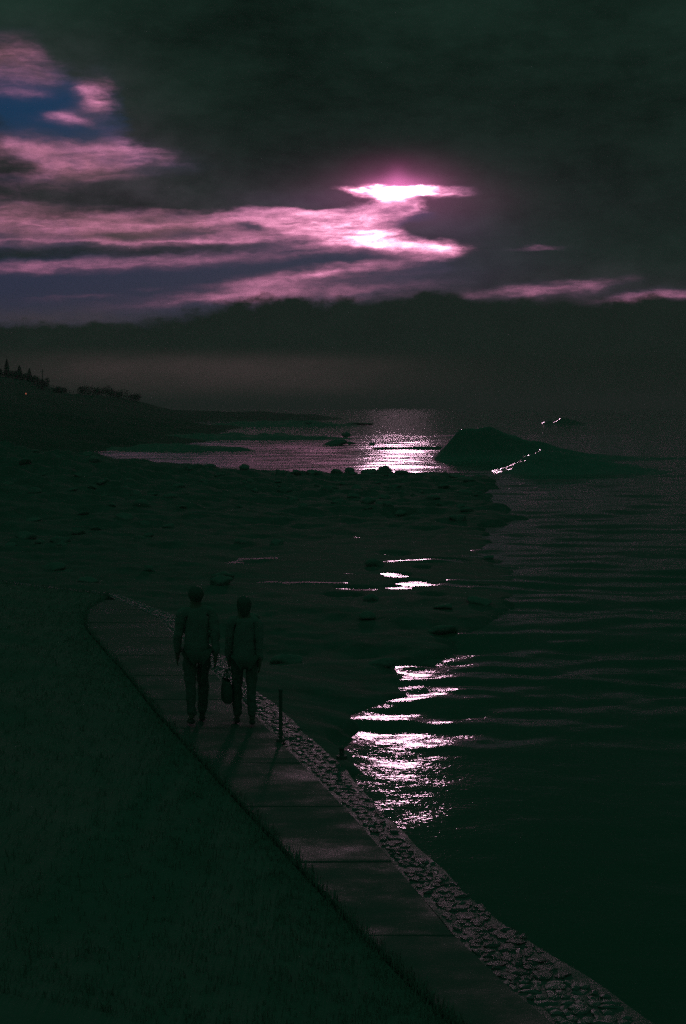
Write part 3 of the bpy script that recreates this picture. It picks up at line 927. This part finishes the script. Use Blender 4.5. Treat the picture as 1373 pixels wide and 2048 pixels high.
def tube(name, pts, r, mat, parent=None, seg=6):
    bm = bmesh.new(); rings = []
    for i, p in enumerate(pts):
        t = (pts[min(i + 1, len(pts) - 1)] - pts[max(i - 1, 0)]).normalized()
        u = t.orthogonal().normalized() if abs(t.z) > .95 else t.cross(Vector((0, 0, 1))).normalized()
        v = t.cross(u)
        rings.append([bm.verts.new(p + (u * math.cos(a) + v * math.sin(a)) * r) for a in np.linspace(0, 2 * math.pi, seg, endpoint=False)])
    for a, b in zip(rings[:-1], rings[1:]):
        for i in range(seg):
            bm.faces.new((a[i], a[(i + 1) % seg], b[(i + 1) % seg], b[i]))
    bm.faces.new(rings[0][::-1]); bm.faces.new(rings[-1])
    me = bpy.data.meshes.new(name); bm.to_mesh(me); bm.free()
    return link(name, me, mat, parent, True)
def wire(name, a, b, sag, label, r=.035):
    pts = []
    for i in range(15):
        t = i / 14
        v = a.lerp(b, t); v.z -= sag * 4 * t * (1 - t)
        pts.append(v)
    tag(tube(name, pts, r, M['iron']), label, 'wire')
a0 = Vector((pp.x, pp.y, pp.z + 4.3))
wire('cable', a0, Vector((pp.x - 26, pp.y + 4, pp.z + 4.6)), .8, 'upper cable running left from the pole behind the conifers')
wire('cable', a0 + Vector((0, 0, -1.6)), Vector((pp.x - 26, pp.y + 4, pp.z + 2.2)), .5, 'lower cable running left from the pole behind the conifers')

# fence going down the slope right of the pole
def build_fence():
    pts = [hill_pt(px, -2) for px in np.linspace(96, 152, 8)]
    f = empty('fence', tuple(pts[0]))
    tag(f, 'open post and rail fence going down the slope right of the pole', 'fence')
    o = pts[0]
    for p in pts:
        cyl('post', .09, .09, p - o - Vector((0, 0, 1)), p - o + Vector((0, 0, 2.9 - .12 * (p.x - o.x))), M['wood'], f, 6)
    for hz in (1.3, 2.5):
        for a, b in zip(pts[:-1], pts[1:]):
            ha = hz * (1 - .045 * (a.x - o.x)); hb = hz * (1 - .045 * (b.x - o.x))
            cyl('rail', .06, .06, a - o + Vector((0, -.06, ha)), b - o + Vector((0, -.06, hb)), M['wood'], f, 6)
build_fence()

# a small red lamp on the headland
def build_lamp():
    bpy.context.view_layer.update()
    hit, p, *_ = SC.ray_cast(bpy.context.evaluated_depsgraph_get(), Vector((0, 0, CAM_Z)), ray(53, 793))
    if not hit: p = hill_pt(53, -5)
    p = p + Vector((0, 0, .9))
    l = empty('warning_lamp', (p.x, p.y - .3, p.z - 3))
    tag(l, 'tiny red lamp on a short mast on the headland slope', 'lamp')
    cyl('mast', .1, .08, (0, 0, -2), (0, 0, 2.85), M['iron'], l, 6)
    m, nt, b = new_mat('red_lamp_glass')
    b.inputs['Base Color'].default_value = (.4, .05, .03, 1)
    b.inputs['Emission Color'].default_value = (1, .25, .15, 1)
    b.inputs['Emission Strength'].default_value = .45 * K
    bm = bmesh.new(); bmesh.ops.create_uvsphere(bm, u_segments=10, v_segments=8, radius=.22, matrix=Matrix.Translation((0, 0, 3.05)))
    me = bpy.data.meshes.new('lamp_glass'); bm.to_mesh(me); bm.free()
    link('lamp_glass', me, m, l)
build_lamp()

# ------------------------------------------------------------------ posts on the wall
def wall_post(px, pbase, h, label, r=.035):
    p = P(px, pbase)
    t = empty('railing_post', (p.x, p.y, 0))
    tag(t, label, 'post', 'iron posts on the sea wall')
    cyl('base_plate', r * 2.3, r * 2.2, (0, 0, -.01), (0, 0, .03), M['iron'], t, 12)
    cyl('shaft', r, r * .92, (0, 0, .03), (0, 0, h), M['iron'], t, 12)
    bm = bmesh.new(); bmesh.ops.create_uvsphere(bm, u_segments=12, v_segments=8, radius=r * 1.25, matrix=Matrix.Translation((0, 0, h)) @ Matrix.Diagonal((1, 1, .7, 1)))
    me = bpy.data.meshes.new('cap'); bm.to_mesh(me); bm.free()
    link('cap', me, M['iron'], t, True)
wall_post(562, 1482, .62, 'thin dark iron post at the inner edge of the wall, right of the walkers', .023)
wall_post(684, 1516, .11, 'short iron stub put in for a dark notch at the outer edge of the wall', .028)  # added stub, stands in for a dark gap between wall blocks

# ------------------------------------------------------------------ two walkers
def skin_obj(name, verts, edges, radii, mat, parent, sub=2, root=0):
    me = bpy.data.meshes.new(name)
    me.from_pydata(verts, edges, [])
    me.update()
    o = link(name, me, mat, parent)
    md = o.modifiers.new('skin', 'SKIN'); md.use_smooth_shade = True
    lay = me.skin_vertices[0] if me.skin_vertices else None
    if lay is None:
        bpy.context.view_layer.objects.active = o
        bpy.ops.mesh.customdata_skin_add()
        lay = me.skin_vertices[0]
    for i, r in enumerate(radii):
        lay.data[i].radius = r if isinstance(r, tuple) else (r, r)
        lay.data[i].use_root = (i == root)
    s = o.modifiers.new('sub', 'SUBSURF'); s.levels = sub; s.render_levels = sub
    if name in ('coat', 'trousers'):
        s.levels = s.render_levels = sub + 1
        tx = bpy.data.textures.get('cloth_creases') or bpy.data.textures.new('cloth_creases', 'CLOUDS')
        tx.noise_scale = .11; tx.noise_depth = 2
        dm = o.modifiers.new('creases', 'DISPLACE'); dm.texture = tx; dm.strength = .045; dm.mid_level = .5; dm.texture_coords = 'LOCAL'
    return o

class Sk:
    def __init__(self): self.v, self.e, self.r, self.n = [], [], [], {}
    def add(self, key, co, r, to=None):
        self.n[key] = len(self.v); self.v.append(tuple(co)); self.r.append(r)
        if to is not None: self.e.append((self.n[to], self.n[key]))
    def obj(self, name, mat, parent, sub=2): return skin_obj(name, self.v, self.e, self.r, mat, parent, sub)

def joints_of(h, stride, armswing, sw):
    """joint positions, walking along +y"""
    J = {}
    J['pelvis'] = Vector((0, 0, .53 * h)); J['waist'] = Vector((0, .005, .61 * h)); J['chest'] = Vector((0, .01, .72 * h))
    J['neck0'] = Vector((0, .012, .815 * h)); J['neck'] = Vector((0, .02, .85 * h)); J['head'] = Vector((0, .035, .915 * h)); J['top'] = Vector((0, .02, .955 * h))
    for s, k in ((-1, 'l'), (1, 'r')):
        f = stride * s
        J['hip' + k] = Vector((s * .052 * h, 0, .5 * h))
        J['knee' + k] = Vector((s * .052 * h, .06 * h * f + .02, .285 * h))
        J['ank' + k] = Vector((s * .05 * h, .115 * h * f - (.02 if f > 0 else -.01), .045 * h + (.03 if f < 0 else 0)))
        J['toe' + k] = J['ank' + k] + Vector((s * .012, .085 * h, -.028 * h - (.025 if f < 0 else 0)))
        J['heel' + k] = J['ank' + k] + Vector((0, -.022 * h, -.025 * h))
        g = -armswing * s
        J['sho' + k] = Vector((s * sw * h, .005, .80 * h))
        J['elb' + k] = Vector((s * (sw + .014) * h, -.01 + .05 * h * g, .63 * h))
        J['wri' + k] = Vector((s * (sw + .012) * h, .02 + .11 * h * g, .49 * h))
    return J

def hand(sk, k, s, wr, h):
    d = Vector((0, .25, -1)).normalized()
    palm = wr + d * .045 * h
    sk.add('palm' + k, palm, (.018 * h * .62, .018 * h), 'wri' + k)
    for i, (off, ln) in enumerate(((-.016, .038), (-.005, .043), (.006, .041), (.016, .033))):
        b = palm + Vector((0, off * h * .55, 0)) + d * .008 * h
        t1 = b + d * ln * .5 * h; t2 = t1 + (d + Vector((-s * .45, .2, 0))).normalized() * ln * .5 * h
        sk.add('f%d%s' % (i, k), b, .0052 * h, 'palm' + k)
        sk.add('g%d%s' % (i, k), t1, .0048 * h, 'f%d%s' % (i, k))
        sk.add('t%d%s' % (i, k), t2, .0038 * h, 'g%d%s' % (i, k))
    b = wr + d * .02 * h
    sk.add('th' + k, b + Vector((-s * .006, .022, -.004)) * (h / 1.0) * .6, .0062 * h, 'palm' + k)
    sk.add('tt' + k, b + Vector((-s * .012, .034, -.03)) * h * .7, .0045 * h, 'th' + k)

def person(loc, rz, h, female, label, coatm, stride, swing, hairlen, coat_len):
    t = empty('person', loc, rz)
    tag(t, label, 'person', 'walkers on the shore path')
    sw = .098 if female else .112
    J = joints_of(h, stride, swing, sw)
    b = Sk()
    b.add('pelvis', J['pelvis'], (.085 * h, .062 * h))
    b.add('waist', J['waist'], (.07 * h, .055 * h), 'pelvis')
    b.add('chest', J['chest'], (.085 * h, .062 * h), 'waist')
    b.add('neck0', J['neck0'], (.04 * h, .036 * h), 'chest')
    b.add('neck', J['neck'], .031 * h, 'neck0')
    b.add('head', J['head'], (.044 * h, .052 * h), 'neck')
    b.add('top', J['top'], (.036 * h, .042 * h), 'head')
    b.add('crown', J['top'] + Vector((0, -.004 * h, .024 * h)), .012 * h, 'top')
    b.add('nose', J['head'] + Vector((0, .058 * h, -.004 * h)), .009 * h, 'head')
    for s, k in ((-1, 'l'), (1, 'r')):
        b.add('ear' + k, J['head'] + Vector((s * .046 * h, -.004 * h, 0)), (.006 * h, .014 * h), 'head')
        b.add('hip' + k, J['hip' + k], .052 * h, 'pelvis'); b.add('knee' + k, J['knee' + k], .034 * h, 'hip' + k)
        b.add('ank' + k, J['ank' + k], .022 * h, 'knee' + k); b.add('toe' + k, J['toe' + k], (.02 * h, .013 * h), 'ank' + k)
        b.add('sho' + k, J['sho' + k], .034 * h, 'neck0'); b.add('elb' + k, J['elb' + k], .025 * h, 'sho' + k)
        b.add('wri' + k, J['wri' + k], .017 * h, 'elb' + k)
        hand(b, k, s, J['wri' + k], h)
    b.obj('body', M['skin'], t)
    # eyes
    for s in (-1, 1):
        bm = bmesh.new(); bmesh.ops.create_uvsphere(bm, u_segments=8, v_segments=6, radius=.0075 * h, matrix=Matrix.Translation(J['head'] + Vector((s * .019 * h, .046 * h, .008 * h))))
        me = bpy.data.meshes.new('eye'); bm.to_mesh(me); bm.free(); link('eye', me, M['hair'], t, True)
    # trousers
    q = Sk()
    q.add('pelvis', J['pelvis'] + Vector((0, 0, .01)), (.092 * h, .07 * h))
    for s, k in ((-1, 'l'), (1, 'r')):
        q.add('hip' + k, J['hip' + k], .056 * h, 'pelvis'); q.add('knee' + k, J['knee' + k], .041 * h, 'hip' + k)
        q.add('calf' + k, J['knee' + k].lerp(J['ank' + k], .5), .038 * h, 'knee' + k)
        q.add('ank' + k, J['ank' + k] + Vector((0, 0, .01)), .034 * h, 'calf' + k)
    q.obj('trousers', M['trouser'], t)
    # coat
    c = Sk()
    hem = .53 * h - coat_len
    c.add('hem', Vector((0, 0, hem)), (.118 * h, .1 * h))
    c.add('waist', J['waist'], (.09 * h, .072 * h), 'hem')
    c.add('chest', J['chest'], (.098 * h, .074 * h), 'waist')
    c.add('neck0', J['neck0'] + Vector((0, 0, -.005)), (.05 * h, .046 * h), 'chest')
    c.add('collar', J['neck'] + Vector((0, -.004, -.006)), .04 * h, 'neck0')
    for s, k in ((-1, 'l'), (1, 'r')):
        c.add('sho' + k, J['sho' + k], .044 * h, 'neck0'); c.add('elb' + k, J['elb' + k], .036 * h, 'sho' + k)
        c.add('wri' + k, J['elb' + k].lerp(J['wri' + k], .94), .029 * h, 'elb' + k)
    c.obj('coat', coatm, t)
    for k in 'lr':
        s_ = Sk()
        s_.add('heel', J['heel' + k], (.024 * h, .02 * h)); s_.add('mid', J['heel' + k].lerp(J['toe' + k], .5) + Vector((0, 0, .004)), (.025 * h, .019 * h), 'heel')
        s_.add('toe', J['toe' + k] + Vector((0, .015, 0)), (.022 * h, .014 * h), 'mid')
        s_.obj('shoe', M['shoe'], t)
    # hair: a cap over the skull, longer at the back for the right walker
    bm = bmesh.new()
    bmesh.ops.create_uvsphere(bm, u_segments=20, v_segments=14, radius=1.0)
    hc = J['head'] + Vector((0, -.006 * h, .014 * h))
    for v in bm.verts:
        c = v.co.copy()
        wob = 1 + .05 * math.sin(9 * c.x + 4 * c.z) + .05 * math.sin(11 * c.y + 3 * c.x)
        v.co = hc + Vector((c.x * .056 * h * wob, c.y * .066 * h * wob, c.z * .060 * h))
        if c.z < 0 and c.y < .25: v.co.z -= (hairlen + .012) * (-c.z) * min(1, .3 - c.y)
        if c.y > .25 and c.z < .35: v.co.y = min(v.co.y, hc.y + .03 * h)
    me = bpy.data.meshes.new('hair'); bm.to_mesh(me); bm.free()
    link('hair', me, M['hair'], t, True)
    return t, J

HEAD = RAD(15)
pl = P(395, 1447); pr = P(490, 1450)
pA, JA = person((pl.x, pl.y, .0), HEAD, 1.78, False, 'taller walker on the left in a dark coat, seen from behind', M['coat_dark'], .75, .7, .0, .10)
pB, JB = person((pr.x, pr.y, .0), HEAD - RAD(6), 1.66, True, 'shorter walker on the right with a bag, seen from behind', M['coat_grey'], -.7, .5, .14, .16)

# bag in the right walker's left hand
def build_bag():
    h = 1.66
    w = JB['wril'] + Vector((0, .25, -1)).normalized() * .075 * h
    w = w + Vector((-.03, .0, 0))
    mw = Matrix.Translation((pr.x, pr.y, 0)) @ Matrix.Rotation(HEAD - RAD(6), 4, 'Z')
    p = mw @ w
    t = empty('tote_bag', (p.x, p.y, p.z - .42), HEAD)
    tag(t, 'dark cloth bag hanging from the hand of the walker on the right', 'bag')
    bm = bmesh.new()
    rings = []
    for z, sx, sy in ((0, .045, .12), (.03, .06, .15), (.15, .062, .155), (.27, .04, .15), (.285, .03, .145)):
        rings.append([bm.verts.new((math.copysign(abs(math.cos(a)) ** .6, math.cos(a)) * sx, math.copysign(abs(math.sin(a)) ** .5, math.sin(a)) * sy, z)) for a in np.linspace(0, 2 * math.pi, 20, endpoint=False)])
    bm.faces.new(rings[0][::-1])
    for a, b in zip(rings[:-1], rings[1:]):
        for i in range(20):
            bm.faces.new((a[i], a[(i + 1) % 20], b[(i + 1) % 20], b[i]))
    me = bpy.data.meshes.new('pouch'); bm.to_mesh(me); bm.free()
    link('pouch', me, M['bag'], t, True)
    for sx in (-.028, .028):
        pts = [Vector((sx * (1 - math.sin(math.pi * i / 8)), math.cos(math.pi * i / 8) * .09, .275 + math.sin(math.pi * i / 8) * .15)) for i in range(9)]
        tube('handle', pts, .007, M['bag'], t)
build_bag()

# ------------------------------------------------------------------ sea mist
def build_haze():
    bm = bmesh.new()
    bmesh.ops.create_cube(bm, size=1.0)
    x0, x1, y0, y1, z0, z1 = -17000, 17000, -200, 17000, -8.0, 34.0
    for v in bm.verts:
        v.co = Vector((x0 if v.co.x < 0 else x1, y0 if v.co.y < 0 else y1, z0 if v.co.z < 0 else z1))
    me = bpy.data.meshes.new('haze'); bm.to_mesh(me); bm.free()
    m = bpy.data.materials.new('sea_haze'); m.use_nodes = True
    nt = m.node_tree; nt.nodes.clear()
    pv = nt.nodes.new('ShaderNodeVolumePrincipled')
    pv.inputs['Color'].default_value = (.9, .9, .9, 1)
    pv.inputs['Density'].default_value = HAZE
    pv.inputs['Anisotropy'].default_value = .3
    out = nt.nodes.new('ShaderNodeOutputMaterial')
    nt.links.new(pv.outputs[0], out.inputs['Volume'])
    tag(link('haze', me, m), 'thin sea mist paling the headland and the horizon', kind='stuff')
HAZE = 0.00052
build_haze()
